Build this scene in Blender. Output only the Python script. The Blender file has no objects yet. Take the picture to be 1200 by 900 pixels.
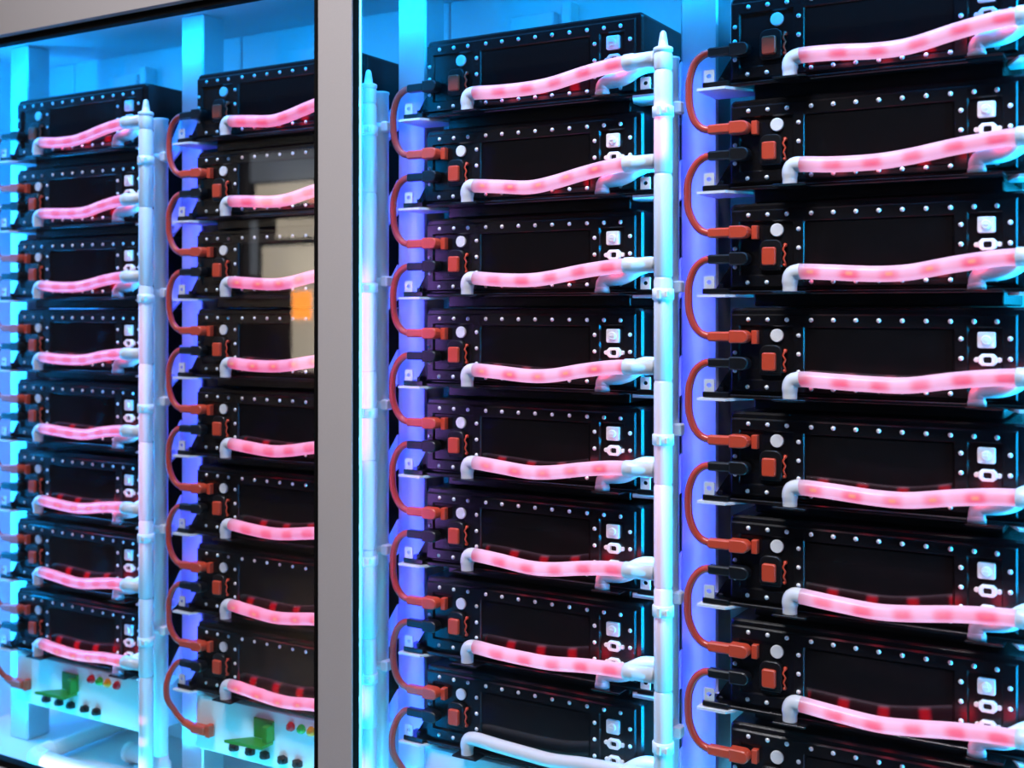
import bpy, math, random
from mathutils import Vector, Matrix
random.seed(4)
R = math.radians
SC = bpy.context.scene
COL = SC.collection

# ------------------------------------------------------------------ camera
cam_d = bpy.data.cameras.new('camera')
cam_d.sensor_width = 36.0
cam_d.lens = 40.71
cam_d.shift_y = -0.070                       # rising-front shift: verticals stay vertical
cam_d.clip_start = 0.05
cam_d.dof.use_dof = True
cam_d.dof.focus_distance = 2.36
cam_d.dof.aperture_fstop = 2.5
cam = bpy.data.objects.new('camera', cam_d)
cam.location = (0, 0, 1.5)
cam.rotation_euler = (R(90), 0, R(30.5))
COL.objects.link(cam)
SC.camera = cam

# ------------------------------------------------------------------ world, lights, exposure
SC.view_settings.view_transform = 'Standard'
SC.view_settings.look = 'None'
SC.view_settings.exposure = 0.0
SC.view_settings.gamma = 1.0
W = bpy.data.worlds.new('room_ambience')
SC.world = W
W.use_nodes = True
W.node_tree.nodes['Background'].inputs[0].default_value = (0.80, 0.76, 0.78, 1)
W.node_tree.nodes['Background'].inputs[1].default_value = 0.05


def area(name, loc, aim, sx, sy, color, power, spread=180):
    d = bpy.data.lights.new(name, 'AREA')
    d.shape = 'RECTANGLE'
    d.size, d.size_y = sx, sy
    d.color = color
    d.energy = power
    d.spread = R(spread)
    o = bpy.data.objects.new(name, d)
    o.location = loc
    o.rotation_euler = Vector(aim).to_track_quat('-Z', 'X' if abs(aim[2]) < .9 and sx < sy else 'Y').to_euler()
    COL.objects.link(o)
    return o


def strip_light(name, p0, p1, aim, width, color, power, spread=180):
    """LED strip or added fill: a thin area light running from p0 to p1 that shines along aim."""
    p0, p1, aim = Vector(p0), Vector(p1), Vector(aim).normalized()
    d = bpy.data.lights.new(name, 'AREA')
    d.shape = 'RECTANGLE'
    run = (p1 - p0)
    d.size, d.size_y = run.length, width
    d.color, d.energy, d.spread = color, power, R(spread)
    o = bpy.data.objects.new(name, d)
    x = run.normalized()
    z = -aim
    y = z.cross(x).normalized()
    z = x.cross(y).normalized()
    m = Matrix((x, y, z)).transposed().to_4x4()
    m.translation = (p0 + p1) / 2
    o.matrix_world = m
    COL.objects.link(o)
    return o


CYAN = (0.0, 0.34, 1.0)
AQUA = (0.0, 0.66, 1.0)
BLUE = (0.0, 0.22, 1.0)
VIOLET = (0.50, 0.20, 1.0)
DEEP = (0.03, 0.05, 1.0)
strip_light('led_strip_top', (-3.18, 2.035, 2.272), (0.30, 2.035, 2.272), (0, 0.45, -1), 0.03, CYAN, 17)
strip_light('led_strip_bottom', (-3.18, 2.045, 0.262), (0.30, 2.045, 0.262), (0, 0.35, 1), 0.02, AQUA, 9.5)
strip_light('led_strip_right_jamb', (0.315, 2.04, 0.35), (0.315, 2.04, 2.2), (-1, 0.60, 0), 0.02, (0.0, 0.50, 1.0), 62)
strip_light('led_strip_left_jamb', (-3.19, 2.045, 0.35), (-3.19, 2.045, 2.2), (1, 0.30, 0), 0.02, CYAN, 15)
strip_light('led_strip_post_right', (-1.575, 1.995, 0.85), (-1.575, 1.995, 1.75), (1, 0.8, 0), 0.008, VIOLET, 0.8)
strip_light('led_strip_post_right_top', (-1.575, 1.995, 1.80), (-1.575, 1.995, 2.2), (1, 0.8, 0), 0.008, CYAN, .35)
strip_light('led_strip_post_right_foot', (-1.575, 1.995, 0.33), (-1.575, 1.995, 0.80), (1, 0.8, 0), 0.008, CYAN, .5)
strip_light('led_strip_post_left', (-1.630, 1.995, 0.33), (-1.630, 1.995, 2.2), (-0.45, 1, 0), 0.008, CYAN, 1.8)
for k in range(3):                           # unseen blue fill lights, added behind the return pipes to tint the posts
    x = -0.7746 - 0.714 * (k + 1) + 0.592
    strip_light('blue_fill_behind_pipe', (x + .004, 2.163, 0.35), (x + .004, 2.163, 2.0), (0.6, 1, 0), 0.012, DEEP, 1.8)
for k in range(4):                           # unseen cyan fill lights, added beside the return pipes to tint hoses and ports
    x = -0.7746 - 0.714 * k + 0.592
    strip_light('cyan_fill_beside_pipe', (x - .0225, 2.132, 0.55), (x - .0225, 2.132, 2.0), (-1, -0.35, 0), 0.006, (0.0, 0.42, 1.0), 5.0)
strip_light('blue_fill_behind_left_frame', (-3.14, 2.163, 0.35), (-3.14, 2.163, 2.0), (0.6, 1, 0), 0.012, DEEP, 1.8)  # added blue fill light for the leftmost post, no strip known here
area('room_ceiling_light', (-1.0, -0.5, 6.0), (0.0, 2.6, -3.75), 3.2, 1.0, (1.0, 0.95, 0.98), 56, 52)

# ------------------------------------------------------------------ materials
MATS = {}


def mat(name, col, rough=.5, metal=0.0, emit=None, estr=0.0, coat=0.0, noise=0.0, nscale=40, bump=0.0, spec=None):
    m = bpy.data.materials.new(name)
    m.use_nodes = True
    nt = m.node_tree
    b = nt.nodes['Principled BSDF']
    b.inputs['Base Color'].default_value = (*col, 1)
    b.inputs['Roughness'].default_value = rough
    b.inputs['Metallic'].default_value = metal
    b.inputs['Coat Weight'].default_value = coat
    b.inputs['Coat Roughness'].default_value = 0.08
    if spec is not None:
        b.inputs['Specular IOR Level'].default_value = spec
    if emit:
        b.inputs['Emission Color'].default_value = (*emit, 1)
        b.inputs['Emission Strength'].default_value = estr
    if noise or bump:
        tc = nt.nodes.new('ShaderNodeTexCoord')
        n = nt.nodes.new('ShaderNodeTexNoise')
        n.inputs['Scale'].default_value = nscale
        n.inputs['Detail'].default_value = 4
        nt.links.new(tc.outputs['Object'], n.inputs['Vector'])
        if noise:
            mx = nt.nodes.new('ShaderNodeMix')
            mx.data_type = 'RGBA'
            mx.inputs['A'].default_value = (*[c * (1 - noise) for c in col], 1)
            mx.inputs['B'].default_value = (*[min(1, c * (1 + noise)) for c in col], 1)
            nt.links.new(n.outputs['Fac'], mx.inputs['Factor'])
            nt.links.new(mx.outputs['Result'], b.inputs['Base Color'])
        if bump:
            bp = nt.nodes.new('ShaderNodeBump')
            bp.inputs['Strength'].default_value = bump
            bp.inputs['Distance'].default_value = 0.002
            nt.links.new(n.outputs['Fac'], bp.inputs['Height'])
            nt.links.new(bp.outputs['Normal'], b.inputs['Normal'])
    MATS[name] = m
    return m


def math_node(nt, op, a, b=None, clamp=False):
    n = nt.nodes.new('ShaderNodeMath')
    n.operation = op
    n.use_clamp = clamp
    for i, v in enumerate((a, b)):
        if v is None:
            continue
        if isinstance(v, (int, float)):
            n.inputs[i].default_value = v
        else:
            nt.links.new(v, n.inputs[i])
    return n.outputs[0]


def smooth(nt, x, lo, hi):
    n = nt.nodes.new('ShaderNodeMapRange')
    n.interpolation_type = 'SMOOTHSTEP'
    n.inputs['From Min'].default_value = lo
    n.inputs['From Max'].default_value = hi
    n.inputs['To Min'].default_value = 0
    n.inputs['To Max'].default_value = 1
    nt.links.new(x, n.inputs['Value'])
    return n.outputs['Result']


BLACK = mat('black_powder_coat', (.0055, .005, .006), .27, noise=.25, nscale=300, bump=.04, spec=.45)
GLOSS = mat('black_acrylic', (.006, .0055, .006), .09, noise=.2, nscale=30, spec=.5)
RUBBER = mat('black_rubber', (.006, .006, .007), .38, spec=.4)
WHITEM = mat('white_powder_coat', (.80, .80, .82), .45, noise=.05, nscale=3)
STEEL = mat('satin_steel', (.66, .66, .69), .38, metal=.72, noise=.10, nscale=14)
WHITEP = mat('white_plastic', (.92, .92, .93), .30)
HOSEW = mat('milky_hose', (.80, .81, .84), .30, coat=.3)
SCREW = mat('screw_steel', (.94, .94, .95), .25, metal=.25)
LUG = mat('galvanised_steel', (.80, .80, .83), .38, metal=.2)
RED = mat('orange_red_cable', (.56, .050, .026), .33, coat=.3)
REDP = mat('orange_red_plastic', (.64, .070, .030), .38)
FRAME = mat('grey_frame_paint', (.44, .42, .425), .5, noise=.06, nscale=500, bump=.12)
GASKET = mat('black_gasket', (.003, .003, .003), .7, spec=.1)
GREEN = mat('green_plastic', (.03, .30, .03), .4)
LRED = mat('red_lamp', (.45, .01, .02), .25, emit=(1, .02, .03), estr=.10)
LGREEN = mat('green_lamp', (.03, .35, .05), .25, emit=(.05, 1, .1), estr=.10)
LAMBER = mat('amber_lamp', (.75, .30, .01), .25, emit=(1, .45, .02), estr=.15)
FLOORM = mat('floor_resin', (.30, .30, .31), .35, noise=.1, nscale=4)
WALLM = mat('wall_paint', (.10, .10, .11), .8)
TRIMM = mat('dark_trim', (.05, .05, .055), .6)
WINM = mat('daylight_window', (.8, .8, .8), .5, emit=(1.0, .86, .66), estr=5.5)
ORGM = mat('orange_reflection_glow', (.8, .3, .05), .5, emit=(1.0, .30, .04), estr=22.0)
DIMM = mat('dim_reflection_glow', (.3, .3, .32), .5, emit=(.75, .85, 1.0), estr=1.4)
STRIPM = mat('cyan_led_strip', (.8, .8, .8), .5, emit=(0.0, .72, 1.0), estr=1.6)


def hose_mat(name, strength, dots, rim=(1.0, .44, .74)):
    """Clear hose with a red and pink LED ribbon inside: u is the length in metres, v the angle (0.5 faces the door)."""
    m = bpy.data.materials.new(name)
    m.use_nodes = True
    nt = m.node_tree
    b = nt.nodes['Principled BSDF']
    b.inputs['Base Color'].default_value = (.26, .25, .27, 1)
    b.inputs['Roughness'].default_value = .28
    uv = nt.nodes.new('ShaderNodeUVMap')
    sp = nt.nodes.new('ShaderNodeSeparateXYZ')
    nt.links.new(uv.outputs['UV'], sp.inputs[0])
    u, v = sp.outputs['X'], sp.outputs['Y']
    info = nt.nodes.new('ShaderNodeObjectInfo')
    rnd = info.outputs['Random']
    # distance round the tube from the front line
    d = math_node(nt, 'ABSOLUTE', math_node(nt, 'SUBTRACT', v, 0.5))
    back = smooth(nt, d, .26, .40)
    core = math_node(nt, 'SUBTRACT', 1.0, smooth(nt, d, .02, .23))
    # LED beads every 72 mm, phase differs from hose to hose
    ph = math_node(nt, 'ADD', u, math_node(nt, 'MULTIPLY', rnd, 0.072))
    wv = math_node(nt, 'SINE', math_node(nt, 'MULTIPLY', ph, 2 * math.pi / 0.072))
    bead = smooth(nt, wv, -.7, 1.0)
    nz = nt.nodes.new('ShaderNodeTexNoise')
    nz.inputs['Scale'].default_value = 9
    tc = nt.nodes.new('ShaderNodeTexCoord')
    nt.links.new(tc.outputs['Object'], nz.inputs['Vector'])
    vary = smooth(nt, nz.outputs['Fac'], .30, .62)
    corebead = math_node(nt, 'MULTIPLY', core, math_node(nt, 'ADD', math_node(nt, 'MULTIPLY', bead, dots), math_node(nt, 'MULTIPLY', vary, .4)), clamp=True)

    def mix(fac, a, bb):
        x = nt.nodes.new('ShaderNodeMix')
        x.data_type = 'RGBA'
        nt.links.new(fac, x.inputs['Factor'])
        for key, c in (('A', a), ('B', bb)):
            if isinstance(c, tuple):
                x.inputs[key].default_value = (*c, 1)
            else:
                nt.links.new(c, x.inputs[key])
        return x.outputs['Result']
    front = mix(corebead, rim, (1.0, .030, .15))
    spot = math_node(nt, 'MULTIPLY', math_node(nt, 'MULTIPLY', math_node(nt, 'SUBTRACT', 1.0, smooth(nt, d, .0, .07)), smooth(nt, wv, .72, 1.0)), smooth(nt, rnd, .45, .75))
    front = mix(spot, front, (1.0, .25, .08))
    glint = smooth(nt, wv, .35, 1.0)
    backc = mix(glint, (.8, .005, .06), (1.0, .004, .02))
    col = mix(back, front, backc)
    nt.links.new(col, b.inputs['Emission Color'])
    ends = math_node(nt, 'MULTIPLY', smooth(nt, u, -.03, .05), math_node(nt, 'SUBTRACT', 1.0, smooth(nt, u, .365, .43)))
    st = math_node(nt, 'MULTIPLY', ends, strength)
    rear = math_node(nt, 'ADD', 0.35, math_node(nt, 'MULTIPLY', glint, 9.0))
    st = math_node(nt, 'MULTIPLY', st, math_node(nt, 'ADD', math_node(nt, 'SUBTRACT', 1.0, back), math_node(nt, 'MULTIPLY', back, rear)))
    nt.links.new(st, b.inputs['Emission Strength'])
    return m


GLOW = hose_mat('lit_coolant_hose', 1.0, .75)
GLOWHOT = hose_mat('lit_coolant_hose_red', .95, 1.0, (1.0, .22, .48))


def pipe_mat(name, segs, beads=()):
    """Translucent white pipe; an LED ribbon inside lights the stretches in segs (world z0, z1, strength)."""
    m = bpy.data.materials.new(name)
    m.use_nodes = True
    nt = m.node_tree
    b = nt.nodes['Principled BSDF']
    b.inputs['Base Color'].default_value = (.80, .81, .84, 1)
    b.inputs['Roughness'].default_value = .30
    geo = nt.nodes.new('ShaderNodeNewGeometry')
    sp = nt.nodes.new('ShaderNodeSeparateXYZ')
    nt.links.new(geo.outputs['Position'], sp.inputs[0])
    z = sp.outputs['Z']
    uv = nt.nodes.new('ShaderNodeUVMap')
    su = nt.nodes.new('ShaderNodeSeparateXYZ')
    nt.links.new(uv.outputs['UV'], su.inputs[0])
    d = math_node(nt, 'ABSOLUTE', math_node(nt, 'SUBTRACT', su.outputs['Y'], 0.5))
    core = math_node(nt, 'SUBTRACT', 1.0, smooth(nt, d, .03, .24))
    tot = None
    for z0, z1, s, f in segs:
        a = math_node(nt, 'MULTIPLY', smooth(nt, z, z0 - f, z0 + f), math_node(nt, 'SUBTRACT', 1.0, smooth(nt, z, z1 - f, z1 + f)))
        a = math_node(nt, 'MULTIPLY', a, s)
        tot = a if tot is None else math_node(nt, 'ADD', tot, a)
    if tot is not None:
        tot = math_node(nt, 'MULTIPLY', tot, core)
        cm = nt.nodes.new('ShaderNodeMix')
        cm.data_type = 'RGBA'
        nt.links.new(smooth(nt, tot, .1, .9), cm.inputs['Factor'])
        cm.inputs['A'].default_value = (1.0, .36, .52, 1)
        cm.inputs['B'].default_value = (1.0, .25, .40, 1)
        nt.links.new(cm.outputs['Result'], b.inputs['Emission Color'])
        nt.links.new(tot, b.inputs['Emission Strength'])
    return m


def glass_mat():
    m = bpy.data.materials.new('door_glass')
    m.use_nodes = True
    nt = m.node_tree
    nt.nodes.remove(nt.nodes['Principled BSDF'])
    out = nt.nodes['Material Output']
    t = nt.nodes.new('ShaderNodeBsdfTransparent')
    t.inputs[0].default_value = (.955, .965, .97, 1)
    g = nt.nodes.new('ShaderNodeBsdfGlossy')
    g.inputs['Roughness'].default_value = 0.0
    fr = nt.nodes.new('ShaderNodeFresnel')
    fr.inputs['IOR'].default_value = 1.62
    mx = nt.nodes.new('ShaderNodeMixShader')
    ge = nt.nodes.new('ShaderNodeNewGeometry')       # the pane's outer face carries the reflection of both faces
    nt.links.new(math_node(nt, 'MULTIPLY', fr.outputs[0], math_node(nt, 'SUBTRACT', 1.0, ge.outputs['Backfacing'])), mx.inputs[0])
    nt.links.new(t.outputs[0], mx.inputs[1])
    nt.links.new(g.outputs[0], mx.inputs[2])
    nt.links.new(mx.outputs[0], out.inputs[0])
    return m


GLASS = glass_mat()

# ------------------------------------------------------------------ mesh builder


class MB:
    def __init__(s):
        s.v, s.f, s.uv, s.sm = [], [], {}, []

    def add(s, vs, fs, smooth=False, uvs=None):
        o = len(s.v)
        s.v += [tuple(v) for v in vs]
        for i, f in enumerate(fs):
            s.f.append(tuple(o + k for k in f))
            s.sm.append(smooth)
            if uvs:
                s.uv[len(s.f) - 1] = uvs[i]
        return s

    def box(s, a, b, bev=0.0):
        (x0, y0, z0), (x1, y1, z1) = a, b
        if bev <= 0:
            vs = [(x, y, z) for z in (z0, z1) for y in (y0, y1) for x in (x0, x1)]
            fs = [(0, 2, 3, 1), (4, 5, 7, 6), (0, 1, 5, 4), (2, 6, 7, 3), (0, 4, 6, 2), (1, 3, 7, 5)]
            return s.add(vs, fs)
        vs, idx = [], {}
        X, Y, Z = (x0, x1), (y0, y1), (z0, z1)
        for i in (0, 1):
            for j in (0, 1):
                for k in (0, 1):
                    dx, dy, dz = bev * (1 - 2 * i), bev * (1 - 2 * j), bev * (1 - 2 * k)
                    for ax in range(3):
                        p = [X[i] + dx, Y[j] + dy, Z[k] + dz]
                        p[ax] = (X[i], Y[j], Z[k])[ax]
                        idx[(i, j, k, ax)] = len(vs)
                        vs.append(tuple(p))
        fs = []

        def q(*c):
            pts = [Vector(vs[n]) for n in c]
            ctr = sum(pts, Vector()) / len(pts)
            nn = (pts[1] - pts[0]).cross(pts[2] - pts[0])
            mid = Vector(((x0 + x1) / 2, (y0 + y1) / 2, (z0 + z1) / 2))
            fs.append(tuple(c) if nn.dot(ctr - mid) > 0 else tuple(reversed(c)))
        for ax in range(3):
            for sgn in (0, 1):
                o = [a for a in range(3) if a != ax]
                cs = []
                for (p, r) in ((0, 0), (0, 1), (1, 1), (1, 0)):
                    key = [0, 0, 0]
                    key[ax] = sgn
                    key[o[0]], key[o[1]] = p, r
                    cs.append(idx[(*key, ax)])
                q(*cs)
        for ax in range(3):
            o = [a for a in range(3) if a != ax]
            for p in (0, 1):
                for r in (0, 1):
                    cs = []
                    for t, a in ((0, o[0]), (1, o[0]), (1, o[1]), (0, o[1])):
                        key = [0, 0, 0]
                        key[ax] = t
                        key[o[0]], key[o[1]] = p, r
                        cs.append(idx[(*key, a)])
                    q(*cs)
        for i in (0, 1):
            for j in (0, 1):
                for k in (0, 1):
                    q(idx[(i, j, k, 0)], idx[(i, j, k, 1)], idx[(i, j, k, 2)])
        return s.add(vs, fs)

    def prism(s, pts, y0, y1, bev=0.0, smooth=False):
        """Outline pts in (x, z), anticlockwise seen from the door (-Y); y0 is the front."""
        n = len(pts)
        rings = []
        if bev > 0:
            cx = sum(p[0] for p in pts) / n
            cz = sum(p[1] for p in pts) / n
            ins = inset(pts, bev)
            rings = [(ins, y0), (pts, y0 + bev), (pts, y1)]
        else:
            rings = [(pts, y0), (pts, y1)]
        vs = [(p[0], y, p[1]) for ring, y in rings for p in ring]
        fs = [tuple(range(n)), tuple(reversed(range((len(rings) - 1) * n, len(rings) * n)))]
        for r in range(len(rings) - 1):
            for i in range(n):
                j = (i + 1) % n
                fs.append((r * n + j, r * n + i, (r + 1) * n + i, (r + 1) * n + j))
        return s.add(vs, fs, smooth)

    def prism_z(s, pts, z0, z1):
        """Outline pts in (x, y), anticlockwise from above."""
        n = len(pts)
        vs = [(p[0], p[1], z) for z in (z0, z1) for p in pts]
        fs = [tuple(reversed(range(n))), tuple(range(n, 2 * n))]
        for i in range(n):
            j = (i + 1) % n
            fs.append((i, j, n + j, n + i))
        return s.add(vs, fs)

    def cyl(s, p0, p1, r0, r1=None, n=20, caps=True, smooth=True):
        r1 = r0 if r1 is None else r1
        p0, p1 = Vector(p0), Vector(p1)
        t = (p1 - p0).normalized()
        ref = Vector((0, -1, 0)) if abs(t.y) < .9 else Vector((0, 0, 1))
        e1 = (ref - t * ref.dot(t)).normalized()
        e2 = t.cross(e1)
        vs, fs, uvs = [], [], []
        for (p, r, u) in ((p0, r0, 0.0), (p1, r1, (p1 - p0).length)):
            for i in range(n):
                a = 2 * math.pi * i / n - math.pi
                vs.append(p + e1 * (r * math.cos(a)) + e2 * (r * math.sin(a)))
        L = (p1 - p0).length
        for i in range(n):
            j = (i + 1) % n
            fs.append((i, j, n + j, n + i))
            uvs.append([(0, i / n), (0, (i + 1) / n), (L, (i + 1) / n), (L, i / n)])
        s.add(vs, fs, smooth, uvs)
        if caps:
            s.add(vs[:n], [tuple(reversed(range(n)))])
            s.add(vs[n:], [tuple(range(n))])
        return s

    def tube(s, pts, r, n=16, caps=True):
        """pts: list of points already smoothed; r: number or list. v = 0.5 faces -Y."""
        P = [Vector(p) for p in pts]
        m = len(P)
        rr = r if isinstance(r, (list, tuple)) else [r] * m
        vs, uvs, fs, L = [], [], [], [0.0]
        for i in range(1, m):
            L.append(L[-1] + (P[i] - P[i - 1]).length)
        e1 = None
        for i in range(m):
            t = (P[min(i + 1, m - 1)] - P[max(i - 1, 0)]).normalized()
            if e1 is None:
                ref = Vector((0, -1, 0)) if abs(t.y) < .9 else Vector((0, 0, 1))
                e1 = ref
            e1 = (e1 - t * e1.dot(t)).normalized()
            e2 = t.cross(e1)
            for k in range(n):
                a = 2 * math.pi * k / n - math.pi
                vs.append(P[i] + e1 * (rr[i] * math.cos(a)) + e2 * (rr[i] * math.sin(a)))
        for i in range(m - 1):
            for k in range(n):
                j = (k + 1) % n
                fs.append((i * n + k, i * n + j, (i + 1) * n + j, (i + 1) * n + k))
                uvs.append([(L[i], k / n), (L[i], (k + 1) / n), (L[i + 1], (k + 1) / n), (L[i + 1], k / n)])
        s.add(vs, fs, True, uvs)
        if caps:
            s.add(vs[:n], [tuple(reversed(range(n)))])
            s.add(vs[-n:], [tuple(range(n))])
        return s

    def lathe(s, base, axis, prof, n=20, smooth=True):
        """prof: (distance along axis, radius)."""
        base, t = Vector(base), Vector(axis).normalized()
        ref = Vector((0, -1, 0)) if abs(t.y) < .9 else Vector((0, 0, 1))
        e1 = (ref - t * ref.dot(t)).normalized()
        e2 = t.cross(e1)
        vs, fs, uvs = [], [], []
        for (h, r) in prof:
            for k in range(n):
                a = 2 * math.pi * k / n - math.pi
                vs.append(base + t * h + e1 * (r * math.cos(a)) + e2 * (r * math.sin(a)))
        for i in range(len(prof) - 1):
            for k in range(n):
                j = (k + 1) % n
                fs.append((i * n + k, i * n + j, (i + 1) * n + j, (i + 1) * n + k))
                uvs.append([(prof[i][0], k / n), (prof[i][0], (k + 1) / n), (prof[i + 1][0], (k + 1) / n), (prof[i + 1][0], k / n)])
        fs.append(tuple(reversed(range(n))))
        uvs.append([(0, 0)] * n)
        fs.append(tuple(range((len(prof) - 1) * n, len(prof) * n)))
        uvs.append([(0, 0)] * n)
        return s.add(vs, fs, smooth, uvs)

    def mesh(s, name, material):
        me = bpy.data.meshes.new(name)
        me.from_pydata(s.v, [], s.f)
        me.polygons.foreach_set('use_smooth', s.sm)
        if s.uv:
            ul = me.uv_layers.new(name='UVMap')
            for p in me.polygons:
                u = s.uv.get(p.index)
                if u:
                    for k, li in enumerate(p.loop_indices):
                        ul.data[li].uv = u[k]
        me.materials.append(material)
        me.update()
        return me


def inset(pts, d):
    n = len(pts)
    out = []
    for i in range(n):
        a, b, c = Vector(pts[i - 1]), Vector(pts[i]), Vector(pts[(i + 1) % n])
        e, f = (b - a), (c - b)
        if e.length < 1e-9 or f.length < 1e-9:
            out.append(tuple(b))
            continue
        e.normalize()
        f.normalize()
        ne, nf = Vector((-e.y, e.x)), Vector((-f.y, f.x))
        h = (ne + nf)
        h = h / max(h.length_squared, 1e-6) * 2
        out.append(tuple(b + h * d))
    return out


def rrect(x0, x1, z0, z1, r, n=4):
    pts = []
    for cx, cz, a0 in ((x1 - r, z0 + r, -90), (x1 - r, z1 - r, 0), (x0 + r, z1 - r, 90), (x0 + r, z0 + r, 180)):
        for k in range(n + 1):
            a = R(a0 + 90 * k / n)
            pts.append((cx + r * math.cos(a), cz + r * math.sin(a)))
    return pts


def circle(cx, cz, r, n=24):
    return [(cx + r * math.cos(2 * math.pi * k / n), cz + r * math.sin(2 * math.pi * k / n)) for k in range(n)]


def spline(pts, step=.006):
    P = [Vector(p) for p in pts]
    P = [P[0] * 2 - P[1]] + P + [P[-1] * 2 - P[-2]]
    out = []
    for i in range(1, len(P) - 2):
        n = max(2, int((P[i + 1] - P[i]).length / step))
        for k in range(n):
            t = k / n
            a, b, c, d = P[i - 1], P[i], P[i + 1], P[i + 2]
            out.append(.5 * ((2 * b) + (c - a) * t + (2 * a - 5 * b + 4 * c - d) * t * t + (3 * b - a - 3 * c + d) * t ** 3))
    out.append(P[-2])
    return out


def plate_with_holes(x0, x1, z0, z1, holes, yf, yb, ch, outer=.003):
    """A front plate at yf with chamfered rectangular pockets down to yb."""
    m = MB()
    xs = sorted({x0, x1, *[h[0] for h in holes], *[h[1] for h in holes]})
    zs = sorted({z0, z1, *[h[2] for h in holes], *[h[3] for h in holes]})
    for i in range(len(xs) - 1):
        for j in range(len(zs) - 1):
            cx, cz = (xs[i] + xs[i + 1]) / 2, (zs[j] + zs[j + 1]) / 2
            if any(h[0] < cx < h[1] and h[2] < cz < h[3] for h in holes):
                continue
            m.add([(xs[i], yf, zs[j]), (xs[i + 1], yf, zs[j]), (xs[i + 1], yf, zs[j + 1]), (xs[i], yf, zs[j + 1])], [(0, 1, 2, 3)])

    def ring(a, ya, b, yb_):
        A = [(a[0], ya, a[2]), (a[1], ya, a[2]), (a[1], ya, a[3]), (a[0], ya, a[3])]
        B = [(b[0], yb_, b[2]), (b[1], yb_, b[2]), (b[1], yb_, b[3]), (b[0], yb_, b[3])]
        m.add(A + B, [(i, (i + 4), ((i + 1) % 4) + 4, (i + 1) % 4) for i in range(4)])
    for h in holes:
        ring(h, yf, (h[0] + ch, h[1] - ch, h[2] + ch, h[3] - ch), yb)
    o = (x0, x1, z0, z1)
    ring(o, yf, (x0 - outer, x1 + outer, z0 - outer, z1 + outer), yf + outer)
    return m


def link(name, me, parent=None, loc=None, kind=None, label=None):
    o = bpy.data.objects.new(name, me)
    COL.objects.link(o)
    if parent is not None:
        o.parent = parent
    if loc is not None:
        o.location = loc
    if kind:
        o['kind'] = kind
    if label:
        o['label'] = label
    return o


def thing(name, label, cat, loc, group=None, me=None):
    o = bpy.data.objects.new(name, me)
    COL.objects.link(o)
    o.location = loc
    o['label'] = label
    o['category'] = cat
    if group:
        o['group'] = group
    return o


def structure(name, me):
    return link(name, me, kind='structure')


# ------------------------------------------------------------------ the places
ZC = 1.5                    # eye height
YF = 2.15                   # plane of the module fronts
YP = 2.22                   # plane of the rack post fronts
PITCH = 0.20
XD = -0.7746
XL = [XD - 3 * .714, XD - 2 * .714, XD - .714, XD]
ZD = [ZC + .556 - PITCH * i for i in range(8)]
RACK = ['the leftmost rack', 'the rack cut by the grey post', 'the rack right of the grey post', 'the rightmost rack']
ORD = ['topmost', 'second', 'third', 'fourth', 'fifth', 'sixth', 'seventh', 'bottom']

# ------------------------------------------------------------------ room
structure('floor', MB().box((-9, -3.1, -.06), (4, 3.2, 0)).mesh('floor', FLOORM))
wb = structure('wall_back', MB().box((-9, -3.1, 0), (-6.62, -3.0, 3.2)).box((-5.62, -3.1, 0), (4, -3.0, 3.2)).box((-6.62, -3.1, 0), (-5.62, -3.0, 1.02)).box((-6.62, -3.1, 2.80), (-5.62, -3.0, 3.2)).mesh('wall_back', WALLM))
wn = structure('window_1', MB().box((-6.62, -3.09, 1.02), (-5.62, -3.07, 2.80)).mesh('window_1', TRIMM))
for nm, a, b, mt in (('pane', (-6.54, 2.36), (-5.64, 2.53), WINM), ('pane', (-6.32, 2.09), (-5.64, 2.24), WINM), ('pane', (-6.47, 1.75), (-5.64, 2.03), WINM),
                     ('pane', (-6.16, 1.04), (-5.92, 1.74), WINM), ('dim_glow_sheet', (-6.60, 2.55), (-5.64, 2.78), DIMM), ('pane', (-6.60, 1.80), (-6.53, 2.24), DIMM)):  # dim sheets added as slate patches for the left door glass to mirror
    link(nm, MB().box((a[0], -3.065, a[1]), (b[0], -3.05, b[1])).mesh(nm, mt), wn)
link('orange_glow_sheet', MB().box((-6.14, -3.045, 1.45), (-5.96, -3.035, 1.66)).mesh('orange_glow_sheet', ORGM), wn)  # added glowing sheet, gives the orange spot mirrored in the left door glass

# ------------------------------------------------------------------ cabinet
CX0, CX1 = -3.22, 0.36
ZF, ZT = ZC - 1.267, ZC + .79
YB = 2.462
cab = thing('equipment_cabinet', 'long grey framed cabinet with glass doors and white lit interior holding the racks', 'cabinet', (0, 0, 0))
link('header_rail', MB().box((CX0, 1.96, ZC + .733), (CX1, 2.02, ZC + 1.05), .004).mesh('header_rail', FRAME), cab)
link('bottom_rail', MB().box((CX0, 1.96, .02), (CX1, 2.02, ZC - 1.213), .004).mesh('bottom_rail', FRAME), cab)
link('door_post', MB().box((-1.6415, 1.955, ZC - 1.213), (-1.5486, 1.960, ZC + .733), .001).mesh('door_post', FRAME), cab)
link('post_seal', MB().box((-1.6415, 1.9602, ZC - 1.213), (-1.5480, 1.979, ZC + .733)).mesh('post_seal', GASKET), cab)
link('end_post', MB().box((CX0 - .06, 1.96, .02), (CX0 + .02, 2.02, ZC + 1.05), .004).mesh('end_post', FRAME), cab)
link('end_post', MB().box((CX1 - .02, 1.96, .02), (CX1 + .06, 2.02, ZC + 1.05), .004).mesh('end_post', FRAME), cab)
link('roof_panel', MB().box((CX0, 2.02, ZC + 1.03), (CX1, YB + .04, ZC + 1.05)).mesh('roof_panel', FRAME), cab)
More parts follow.
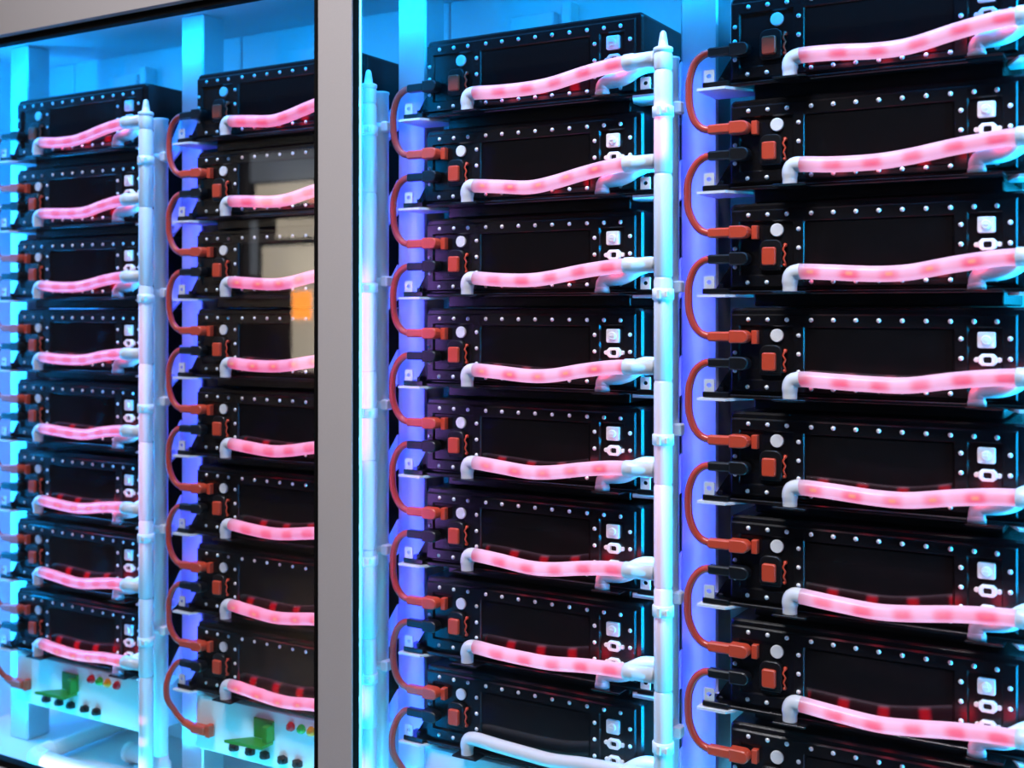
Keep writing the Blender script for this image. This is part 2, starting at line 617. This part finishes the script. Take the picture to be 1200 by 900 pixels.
link('ceiling_panel', MB().box((CX0, 2.021, ZT), (CX1, YB + .02, ZT + .02)).mesh('ceiling_panel', WHITEM), cab)
link('floor_panel', MB().box((CX0, 2.021, ZF - .02), (CX1, YB + .02, ZF)).mesh('floor_panel', WHITEM), cab)
link('side_panel', MB().box((CX0 - .02, 2.021, ZF - .2), (CX0, YB + .02, ZC + 1.03)).mesh('side_panel', WHITEM), cab)
link('side_panel', MB().box((CX1, 2.021, ZF - .2), (CX1 + .02, YB + .02, ZC + 1.03)).mesh('side_panel', WHITEM), cab)
for i in range(4):          # back wall: one sheet per rack, a proud cover sheet and a dark joint beside it
    bx = XL[i]
    link('back_panel', MB().box((bx - .144, YB, ZF), (bx + .564, YB + .02, ZT), .003).mesh('back_panel', WHITEM), cab)
    cv = MB().box((bx + .05, YB - .03, ZC + .63), (bx + .17, YB - .001, ZT - .07), .003)
    link('cover_sheet', cv.mesh('cover_sheet', WHITEM), cab)
    link('cable_trunking', MB().box((bx + .20, YB - .045, ZC + .62), (bx + .225, YB - .001, ZT - .056), .003).mesh('cable_trunking', WHITEM), cab)
link('back_panel', MB().box((CX0 + .001, YB, ZF), (XL[0] - .146, YB + .02, ZT), .003).mesh('back_panel', WHITEM), cab)


def door(x0, x1, bead, yb_):
    """bead: width of the rubber bead that shows beside the middle post."""
    d = bpy.data.objects.new('glass_door', None)
    COL.objects.link(d)
    d.parent = cab
    zb, zt = ZC - 1.213, ZC + .733
    g = .017
    left = bead > 0
    link('pane', MB().box((x0 + .004, 1.984, zb + .004), (x1 - .004, 1.990, zt - .004)).mesh('pane', GLASS), d)
    xa, xb = (x0 + g, x1) if left else (x0, x1 - g)
    for a, b in (((x0 if left else x1 - g, 1.972, zb), (x0 + g if left else x1, 1.999, zt)), ((xa, 1.972, zt - g), (xb, 1.999, zt)), ((xa, 1.972, zb), (xb, 1.999, zb + g))):
        link('gasket', MB().box(a, b).mesh('gasket', GASKET), d)
    if left:
        link('gasket', MB().box((x1 - bead, yb_, zb + g), (x1, 1.9835, zt - g)).mesh('gasket', GASKET), d)
    return d


door(CX0 + .02, -1.6417, .011, 1.956)
door(-1.5425, CX1 - .02, .0, 1.972)
# LED strip bodies on the inner edges of the frame
link('led_strip', MB().box((-1.5478, 1.9800, ZC - 1.19), (-1.5436, 1.9835, ZC + .71)).mesh('led_strip', STRIPM), cab, label='cyan glowing strip')

# ------------------------------------------------------------------ rack frames
post_me = MB().box((0, 0, 0), (.080, .080, ZT - ZF - .002), .004).mesh('post', STEEL)


def bracket_mesh(side):
    m = MB()
    if side < 0:
        pl = [(-.058, -.030), (.000, -.030), (.036, .030), (.036, .075), (-.058, .075)]
        m.prism_z(pl, -.1266, -.1217)
    else:
        pl = [(.568, -.030), (.568, .068), (.494, .068), (.494, .030), (.520, -.030)]
        m.prism_z(pl, -.1266, -.1217)
        # gusset that runs from the shelf to the next post
        m.prism([(.540, -.165), (.586, -.124), (.586, -.044), (.540, -.118)], .062, .0695)
    return m.mesh('shelf_bracket', WHITEM)


brL, brR = bracket_mesh(-1), bracket_mesh(1)
for i in range(4):
    fr = thing('rack_frame', 'white metal frame with post and shelf brackets holding ' + RACK[i].replace('the rack', 'the modules').replace('leftmost rack', 'leftmost modules').replace('rightmost rack', 'rightmost modules'), 'rack frame', (XL[i], YF, 0), 'white rack frames')
    link('post', post_me, fr, (-.1325, YP - YF, ZF + .001))
    if i == 3:
        link('post', post_me, fr, (.5815, YP - YF, ZF + .001))
    for k in range(8):
        link('shelf_bracket', brL, fr, (0, 0, ZD[k]))
        link('shelf_bracket', brR, fr, (0, 0, ZD[k]))

# ------------------------------------------------------------------ battery module meshes (local: x from the left edge, y = 0 front, z = 0 at the vent)
MW = .530
H1 = (.0188, .1258, -.0865, .0190)
H2 = (.1440, .4130, -.0985, .0168)
H3 = (.4330, .4915, -.0985, .0190)
M = {}
M['case'] = MB().prism(rrect(0, MW, -.1165, .0525, .009), 0, .300, .0045).mesh('case', BLACK)
M['front_frame'] = plate_with_holes(.0050, .5120, -.1060, .0375, [H1, H2, H3], -.0052, -.0012, .0028, .0032).mesh('front_frame', BLACK)
M['cover_panel'] = MB().prism(rrect(H2[0] + .004, H2[1] - .004, H2[2] + .004, H2[3] - .004, .002, 2), -.0026, -.0002, .0008).mesh('cover_panel', GLOSS)
fl = MB().box((-.004, -.012, -.1215), (MW + .004, .02, -.1146), .0015)
fl.box((.098, -.048, -.1215), (.160, -.010, -.1175), .001).box((.436, -.048, -.1215), (.498, -.010, -.1175), .001)
M['tray'] = MB().box((.038, .030, -.1440), (MW - .042, .292, -.1170), .002).mesh('shelf_tray', BLACK)
M['base_flange'] = fl.mesh('base_flange', BLACK)
for nm, a in (('l', -1), ('r', 1)):
    e = MB()
    if a < 0:
        e.box((-.0495, -.022, -.1206), (.003, .030, -.1100), .001).prism([(-.0315, -.1100), (0, -.1100), (0, -.062)], .004, .010)
        e.box((-.020, -.012, -.110), (-.012, -.004, -.101), .001)
    else:
        e.box((MW - .004, -.022, -.1206), (.566, .030, -.1100), .001).prism([(MW, -.1100), (.554, -.1100), (MW, -.062)], .006, .012)
    M['ear_' + nm] = e.mesh('mounting_ear', BLACK)
    p = MB()
    cx = -.0368 if a < 0 else .5430
    o = rrect(cx - .0107, cx + .0107, -.1105, -.0855, .002, 3)
    h = [(cx + .0050 * math.cos(2 * math.pi * k / 16 + R(-90) + 2 * math.pi / 32 * 0), -.0975 + .0042 * math.sin(2 * math.pi * k / 16 + R(-90))) for k in range(16)]
    # plate with a bolt hole: outer ring joined to the hole ring
    n = 16
    vs, fs = [], []
    for y in (-.019, -.0165):
        vs += [(q[0], y, q[1]) for q in o] + [(q[0], y, q[1]) for q in h]
    off = 8   # start of o is the lower right corner; h starts at the bottom
    for i in range(n):
        j = (i + 1) % n
        a0, a1 = (i) % n, (j) % n
        hi, hj = (i + 2) % n, (j + 2) % n
        fs.append((a0, a1, n + hj, n + hi))
        fs.append((2 * n + a1, 2 * n + a0, 3 * n + hi, 3 * n + hj))
        fs.append((a1, a0, 2 * n + a0, 2 * n + a1))
        fs.append((n + hi, n + hj, 3 * n + hj, 3 * n + hi))
    p.add(vs, fs)
    M['lug_' + nm] = p.mesh('lug_plate', LUG)
M['vent_cap'] = MB().prism(circle(.0929, 0, .0126), -.0050, -.0005, .0010).mesh('vent_cap', WHITEP)
arch = [(.0612, -.0710), (.1045, -.0710), (.1045, -.0330)] + [(.0905 + .014 * math.cos(R(a)), -.0323 + .014 * math.sin(R(a))) for a in (20, 45, 70, 90)] + [(.0752 + .014 * math.cos(R(a)), -.0323 + .014 * math.sin(R(a))) for a in (90, 110, 135, 160)] + [(.0612, -.0330)]
mm = MB().prism(arch, -.0100, -.0005, .0016)
for z in (-.0735,):
    mm.box((.064, -.009, z - .002), (.102, -.001, z + .003), .0008)
M['switch_housing'] = mm.mesh('switch_housing', RUBBER)
mm = MB().prism(rrect(.0672, .0940, -.0672, -.0325, .0045), -.0175, -.0090, .0020)
M['rocker'] = mm.mesh('rocker', REDP)
wire = spline([(.1085, -.004, -.0265), (.1100, -.0075, -.0300), (.1065, -.009, -.0375), (.1110, -.008, -.0455), (.1075, -.009, -.0545), (.1105, -.007, -.0625), (.1085, -.003, -.0690)], .004)
mm = MB().tube(wire, .0018, 8)
mm.lathe((.1095, -.0012, -.0290), (0, -1, 0), [(0, .0035), (.005, .0035), (.007, .002)], 10).lathe((.1085, -.0012, -.0665), (0, -1, 0), [(0, .0032), (.005, .0032), (.007, .002)], 10)
M['signal_wire'] = mm.mesh('signal_wire', REDP)
M['terminal'] = MB().box((.0464, -.0150, -.0168), (.0580, -.0008, .0095), .001).mesh('terminal', REDP)
mm = MB().prism(rrect(.4500, .4795, -.0182, .0100, .0035), -.0075, -.0008, .0014)
mm.prism(circle(.4645, -.0040, .0082, 18), -.0120, -.0070, .0012)
mm.box((.4602, -.0135, -.0048), (.4688, -.0118, -.0032))
M['port_cover'] = mm.mesh('port_cover', WHITEP)


def port_mesh(cx, cz, sc):
    m = MB()
    h = .0105 * sc
    w = .0150 * sc
    o = [(cx - w * .62, cz - h), (cx + w * .62, cz - h), (cx + w, cz - h * .5), (cx + w, cz + h * .5), (cx + w * .62, cz + h), (cx - w * .62, cz + h), (cx - w, cz + h * .5), (cx - w, cz - h * .5)]
    wi, hi = w * .46, h * .50
    i_ = [(cx - wi * .7, cz - hi), (cx + wi * .7, cz - hi), (cx + wi, cz - hi * .6), (cx + wi, cz + hi * .6), (cx + wi * .7, cz + hi), (cx - wi * .7, cz + hi), (cx - wi, cz + hi * .6), (cx - wi, cz - hi * .6)]
    ins = inset(o, .0014)
    n = 8
    vs = []
    for ring, y in ((i_, -.0085), (ins, -.0085), (o, -.0070), (o, -.0008), (i_, -.0015)):
        vs += [(q[0], y, q[1]) for q in ring]
    fs = []
    for a, b in ((1, 0), (2, 1), (3, 2), (0, 4)):
        for k in range(n):
            j = (k + 1) % n
            fs.append((b * n + j, b * n + k, a * n + k, a * n + j) if True else ())
    m.add(vs, [tuple(reversed(f)) for f in fs])
    for sg in (-1, 1):
        m.prism(circle(cx + sg * (w + .0035), cz, .0046 * sc, 12), -.0050, -.0008, .0008)
        m.box((cx + sg * (w - .001) - .0035, -.0050, cz - .0030), (cx + sg * (w - .001) + .0035, -.0008, cz + .0030))
    return m


M['port_a'] = port_mesh(.4668, -.0385, 1.0).mesh('data_port', WHITEP)
M['port_b'] = port_mesh(.4668, -.0725, .92).mesh('data_port', WHITEP)
M['core_a'] = MB().box((.4610, -.0030, -.0430), (.4725, -.0012, -.0340)).mesh('socket_core', RUBBER)
M['core_b'] = MB().box((.4610, -.0030, -.0770), (.4725, -.0012, -.0685)).mesh('socket_core', RUBBER)
sc_m = MB()
tops = [.0376, .0755, .1127] + [.159 + .0411 * k for k in range(7)] + [.4445, .4819]
spots = [(x, .0303 - .0025 * (x / .48)) for x in tops] + [(x, -.0990) for x in [.0359, .0738] + tops[3:]]
spots += [(.0108, z) for z in (-.006, -.0339, -.0686)] + [(.1352, z) for z in (.0005, -.0348, -.0684)] + [(.4230, z) for z in (-.0025, -.0369, -.0710)] + [(.5030, z) for z in (-.0015, -.0367, -.0710)]
for x, z in spots:
    sc_m.lathe((x, -.0050, z), (0, -1, 0), [(0, .0046), (.0016, .0042), (.0030, .0026), (.0034, .0008)], 9)
M['screws'] = sc_m.mesh('screws', SCREW)

PARTS = [('case', 'case'), ('front_frame', 'front_frame'), ('cover_panel', 'cover_panel'), ('base_flange', 'base_flange'), ('mounting_ear', 'ear_l'), ('mounting_ear', 'ear_r'),
         ('lug_plate', 'lug_l'), ('lug_plate', 'lug_r'), ('vent_cap', 'vent_cap'), ('switch_housing', 'switch_housing'), ('signal_wire', 'signal_wire'),
         ('port_cover', 'port_cover'), ('data_port', 'port_a'), ('data_port', 'port_b'), ('screws', 'screws')]
PLAB = {'vent_cap': 'round white vent cap', 'cover_panel': 'glossy black cover panel', 'signal_wire': 'orange red signal wire', 'port_cover': 'square white port cover',
        'lug_plate': 'pale steel plate with a bolt hole'}

for i in range(4):
    for k in range(8):
        t = thing('battery_module', f'black riveted battery module, {ORD[k]} from top of {RACK[i]}' if k not in (0, 7) else f'{ORD[k]} black riveted battery module of {RACK[i]}', 'battery', (XL[i], YF, ZD[k]), 'battery modules in the racks')
        for nm, key in PARTS:
            o = link(nm, M[key], t, label=PLAB.get(nm), kind='stuff' if nm == 'screws' else None)
            if nm == 'data_port':
                link('socket_core', M['core_' + key[-1]], o, label='dark socket core')
            if nm == 'switch_housing':
                link('rocker', M['rocker'], o, label='orange red rocker')
        if k < 7:
            link('shelf_tray', M['tray'], t)
        if k > 0:
            link('terminal', M['terminal'], t, label='orange red terminal block')

# ------------------------------------------------------------------ power cables


def plug_mesh(red, name):
    m = MB()
    c = -.0028 if red else -.0535
    h = .0094 if red else .0088
    m.box((-.0370, -.030, c - h), (.0095, -.0125, c + h), .003)
    pts = [(.0080, c - .0122), (.0335, c - .0122)] + [(.0335 + .0125 * math.cos(R(a)), c + .0122 * math.sin(R(a))) for a in (-65, -40, -15, 15, 40, 65)] + [(.0335, c + .0122), (.0080, c + .0122)]
    m.prism(pts, -.0330, -.0088, .0020)
    return m.mesh(name, REDP if red else RUBBER)


PR, PB = plug_mesh(True, 'red_plug'), plug_mesh(False, 'black_plug')
for i in range(4):
    for k in range(8):
        last = k == 7
        if last and i == 3:
            continue
        j = random.uniform(-.002, .002)
        if last:
            lab = f'orange power cable down to the white box below {RACK[i]}'
        else:
            lab = f'orange power cable from {ORD[k]} to {ORD[k + 1]} module in {RACK[i]}'
        t = thing('power_cable', lab, 'cable', (XL[i], YF, ZD[k]), 'power cables beside the modules')
        y = -.021
        if not last:
            path = [(-.034, y, -.0530), (-.047, y, -.0555), (-.064, y - .002, -.0700), (-.0755 + j, y - .003, -.0980), (-.0775 + j, y - .003, -.1280 + j), (-.0755 + j, y - .003, -.1560), (-.065, y - .002, -.1830), (-.050, y, -.1985), (-.034, y, -.2028)]
        else:
            path = [(-.034, y, -.0530), (-.047, y, -.0555), (-.060, y - .010, -.0740), (-.065, y - .022, -.105), (-.063, y - .022, -.145), (-.052, y - .008, -.178), (-.036, y, -.200), (-.014, y + .006, -.2135), (.012, y + .006, -.2165)]
        link('cable', MB().tube(spline(path, .007), .0076, 12).mesh('cable', RED), t)
        link('black_plug', PB, t, label='black rubber plug')
        if not last:
            link('red_plug', PR, t, (0, 0, -PITCH))
        else:
            pm = MB().box((.000, -.027, -.2270), (.048, -.003, -.2050), .003).box((.046, -.022, -.2310), (.062, -.0015, -.2000), .002)
            pm.cyl((-.026, y + .003, -.207), (.004, y + .005, -.2160), .0100, .0105, 12)
            link('red_plug', pm.mesh('red_plug', REDP), t)

# ------------------------------------------------------------------ coolant hoses
for i in range(4):
    for k in range(8):
        unlit = (i == 2 and k == 7)
        adj = ('unlit milky white' if unlit else 'pink glowing')
        t = thing('coolant_hose', f'{adj} coolant hose across {ORD[k]} module of {RACK[i]}', 'hose', (XL[i], YF, ZD[k]), 'coolant hoses across the module fronts')
        j, j2 = random.uniform(-.003, .003), random.uniform(-.003, .003)
        start = Vector((.1265, -.0285, -.0830))
        path = [(.1400, -.0290, -.0818), (.152, -.0300, -.0812 + j / 2), (.210, -.0330, -.0850 + j), (.285, -.0370, -.0885 + j + j2), (.345, -.0430, -.0850 + j2), (.420, -.0540, -.0735 + j2 * .5), (.485, -.0640, -.0660), (.530, -.0690, -.0635)]
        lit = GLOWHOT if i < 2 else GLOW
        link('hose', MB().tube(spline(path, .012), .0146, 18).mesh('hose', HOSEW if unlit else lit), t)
        el = spline([(.1258, -.0285, -.1168), (.1258, -.0285, -.1010), (.1262, -.0285, -.0925), (.1300, -.0285, -.0848), (.1370, -.0290, -.0818), (.1470, -.0298, -.0812 + j / 2)], .004)
        link('elbow', MB().tube(el, [.0135] * 3 + [.0149] * (len(el) - 3), 18).mesh('elbow', HOSEW), t, label='white elbow')
        link('cuff', MB().lathe((.520, -.0680, -.0640), (1, -.038, .018), [(0, .0152), (.002, .0166), (.020, .0166), (.022, .0150), (.063, .0150)], 18).mesh('cuff', HOSEW), t, label='white cuff')

ret_path = spline([(.4530, -.0305, -.1160), (.4530, -.0305, -.1020), (.4560, -.0300, -.0935), (.4660, -.0290, -.0890), (.4850, -.0270, -.0860), (.5060, -.0270, -.0800), (.5250, -.0230, -.0680), (.5440, -.0165, -.0610), (.5600, -.0120, -.0610), (.5702, -.0100, -.0610)], .006)
n_ = len(ret_path)
ret_me = MB().tube(ret_path, [.0140 + .0030 * min(1, max(0, (q / n_ - .2) * 4)) - .0025 * min(1, max(0, (q / n_ - .75) * 5)) for q in range(n_)], 18).mesh('hose', HOSEW)
ret_cu = MB().lathe((.4530, -.0305, -.1168), (0, 0, 1), [(0, .0155), (.007, .0155), (.009, .0142), (.012, .0140)], 18).mesh('collar', HOSEW)
for i in range(4):
    for k in range(8):
        t = thing('return_hose', f'short bent white hose on {ORD[k]} module of {RACK[i]}', 'hose', (XL[i], YF, ZD[k]), 'short return hoses')
        link('hose', ret_me, t)
        link('collar', ret_cu, t)

# ------------------------------------------------------------------ manifolds
SEG = [
    [(ZC - .62, ZC + .02, .55, .10), (ZC - 1.105, ZC - 1.085, .8, .008), (ZC - 1.050, ZC - 1.030, .7, .008), (ZC - 1.30, ZC - 1.14, 1.0, .02)],
    [(ZC - .33, ZC + .09, .95, .04), (ZC - .90, ZC - .84, .6, .02), (ZC - 1.2, ZC - 1.0, .9, .04)],
    [(ZC + .30, ZC + .40, 1.1, .018), (ZC - .62, ZC - .22, .5, .14)],
    [(ZC - .5, ZC + .3, .4, .10)]]
CLAMPZ = [.388, .035, -.246, -.577, -.841]
for i in range(4):
    x = XL[i] + .6030
    pm_ = pipe_mat('supply_pipe_' + 'abcd'[i], SEG[i])
    t = thing('supply_manifold', f'vertical white supply pipe with pink glow beside {RACK[i]}', 'pipe', (x, 2.08, 0), 'supply pipes')
    z0, z1 = ZC - 1.175, ZC + .505
    cuts = [z1] + [ZD[k] - .0875 for k in range(8)] + [z0]
    for k in range(len(cuts) - 1):
        a, b = cuts[k + 1], cuts[k]
        seg = MB().lathe((0, 0, a), (0, 0, 1), [(0, .0168), (.002, .0182), (b - a - .006, .0182), (b - a - .004, .0170), (b - a, .0165)], 22)
        link('pipe_section', seg.mesh('pipe_section', pm_), t)
    cap = MB().lathe((0, 0, z1 - .004), (0, 0, 1), [(0, .0165), (.004, .0195), (.010, .0195), (.012, .0165), (.014, .0100), (.026, .0085), (.040, .0060), (.044, .0030)], 20)
    link('nozzle', cap.mesh('nozzle', HOSEW), t)
    for zc in CLAMPZ:
        zc = zc + (.02 * (i % 2))
        cl = MB().lathe((0, 0, ZC + zc - .011), (0, 0, 1), [(0, .0188), (.001, .0212), (.021, .0212), (.022, .0188)], 22)
        cl.box((-.004, -.0245, ZC + zc - .009), (.004, -.0195, ZC + zc + .009), .001)
        cl.box((.012, -.022, ZC + zc - .006), (.018, -.012, ZC + zc + .006), .001)
        link('clamp', cl.mesh('clamp', WHITEP), t)
    ft = MB().lathe((0, 0, ZF + .001), (0, 0, 1), [(0, .021), (.05, .021), (.052, .026), (.075, .026), (.078, .021), (.10, .020)], 22)
    link('coupling', ft.mesh('coupling', pm_ if i < 2 else HOSEW), t)
    t2 = thing('return_manifold', f'vertical white return pipe behind the supply pipe of {RACK[i]}', 'pipe', (XL[i] + .592, 2.14, 0), 'return pipes')
    link('pipe_body', MB().lathe((0, 0, z0), (0, 0, 1), [(0, .0165), (.003, .0185), (z1 - z0 - .006, .0185), (z1 - z0 - .003, .0205), (z1 - z0, .0195)], 22).mesh('pipe_body', HOSEW), t2)
    for zc in CLAMPZ:
        zc = zc + (.02 * (i % 2))
        cl = MB().lathe((0, 0, ZC + zc + .006), (0, 0, 1), [(0, .0190), (.001, .0210), (.017, .0210), (.018, .0190)], 22)
        cl.box((.012, -.018, ZC + zc + .003), (.030, .006, ZC + zc + .027), .003)
        link('clip', cl.mesh('clip', WHITEP), t2)
    ft = MB().lathe((0, 0, ZF + .001), (0, 0, 1), [(0, .021), (.05, .021), (.052, .026), (.09, .026), (.093, .021), (.11, .020)], 22)
    link('coupling', ft.mesh('coupling', HOSEW), t2)

# ------------------------------------------------------------------ control boxes under the racks
box_me = MB().box((-.008, 0, -.2740), (.5370, .25, -.1320), .004).mesh('housing', WHITEM)
gm = MB().box((.197, -.007, -.2060), (.262, 0, -.1570), .002)
gm.box((.245, -.028, -.206), (.262, -.006, -.165), .002)
gm.prism_z([(.150, -.058), (.262, -.050), (.262, -.006), (.197, -.006)], -.2130, -.2060)
gr_me = gm.mesh('switch_lever', GREEN)
sock = MB().prism([(.0, -.0105), (.013, -.0065), (.013, .0065), (.0, .0105), (-.013, .0065), (-.013, -.0065)], -.010, 0, .002)
sock.prism(circle(0, 0, .0075, 12), -.017, -.009, .0015)
sock_me = sock.mesh('socket', RUBBER)
lamp = MB().lathe((0, 0, 0), (0, -1, 0), [(0, .0115), (.004, .0115), (.006, .0100), (.011, .0085), (.014, .0040)], 16)
for i in range(3):
    t = thing('control_box', f'white control box with green lever under {RACK[i]}', 'control box', (XL[i], YF, ZD[7]), 'control boxes under the racks')
    link('housing', box_me, t)
    link('lever', gr_me, t, label='green switch lever')
    for x, mt in ((.3148, LRED), (.3482, LGREEN), (.3790, LAMBER), (.4169, LRED)):
        link('lamp', lamp.mesh('lamp', mt), t, (x, 0, -.1610), label={'red_lamp': 'red lamp', 'green_lamp': 'green lamp', 'amber_lamp': 'amber lamp'}[mt.name])
    for x in (.130, .184, .2325, .290, .337):
        link('socket', sock_me, t, (x, 0, -.2455), label='black socket')

# ------------------------------------------------------------------ pipes on the cabinet floor
fm_ = pipe_mat('floor_pipe', [(0, 3, 1.3, .01)])
t = thing('floor_pipe', 'pink lit white pipe with elbow lying on the cabinet floor under the leftmost rack', 'pipe', (XL[0] + .135, 2.10, ZF + .030))
link('pipe_run', MB().tube([(.045, 0, .0), (.20, 0, .0), (.430, 0, .0)], .0235, 20).mesh('pipe_run', fm_), t)
link('pipe_run', MB().tube([(0, .045, 0), (0, .15, 0), (0, .345, 0)], .0225, 20).mesh('pipe_run', HOSEW), t)
link('elbow', MB().tube(spline([(.055, 0, 0), (.035, 0, 0), (.012, .006, 0), (.003, .016, 0), (0, .035, 0), (0, .055, 0)], .006), .0285, 20).mesh('elbow', WHITEP), t)
v = thing('drain_valve', 'small white drain valve on the cabinet floor behind the pink lit pipe', 'valve', (XL[0] + .40, 2.26, ZF + .001))
link('valve_body', MB().cyl((-.05, 0, .03), (.05, 0, .03), .024, n=18).lathe((0, 0, 0), (0, 0, 1), [(0, .03), (.008, .03), (.009, .02), (.06, .02), (.064, .012)], 18).mesh('valve_body', HOSEW), v)
link('valve_cap', MB().lathe((-.05, 0, .03), (-1, 0, 0), [(0, .028), (.018, .028), (.02, .022)], 12).mesh('valve_cap', WHITEP), v)
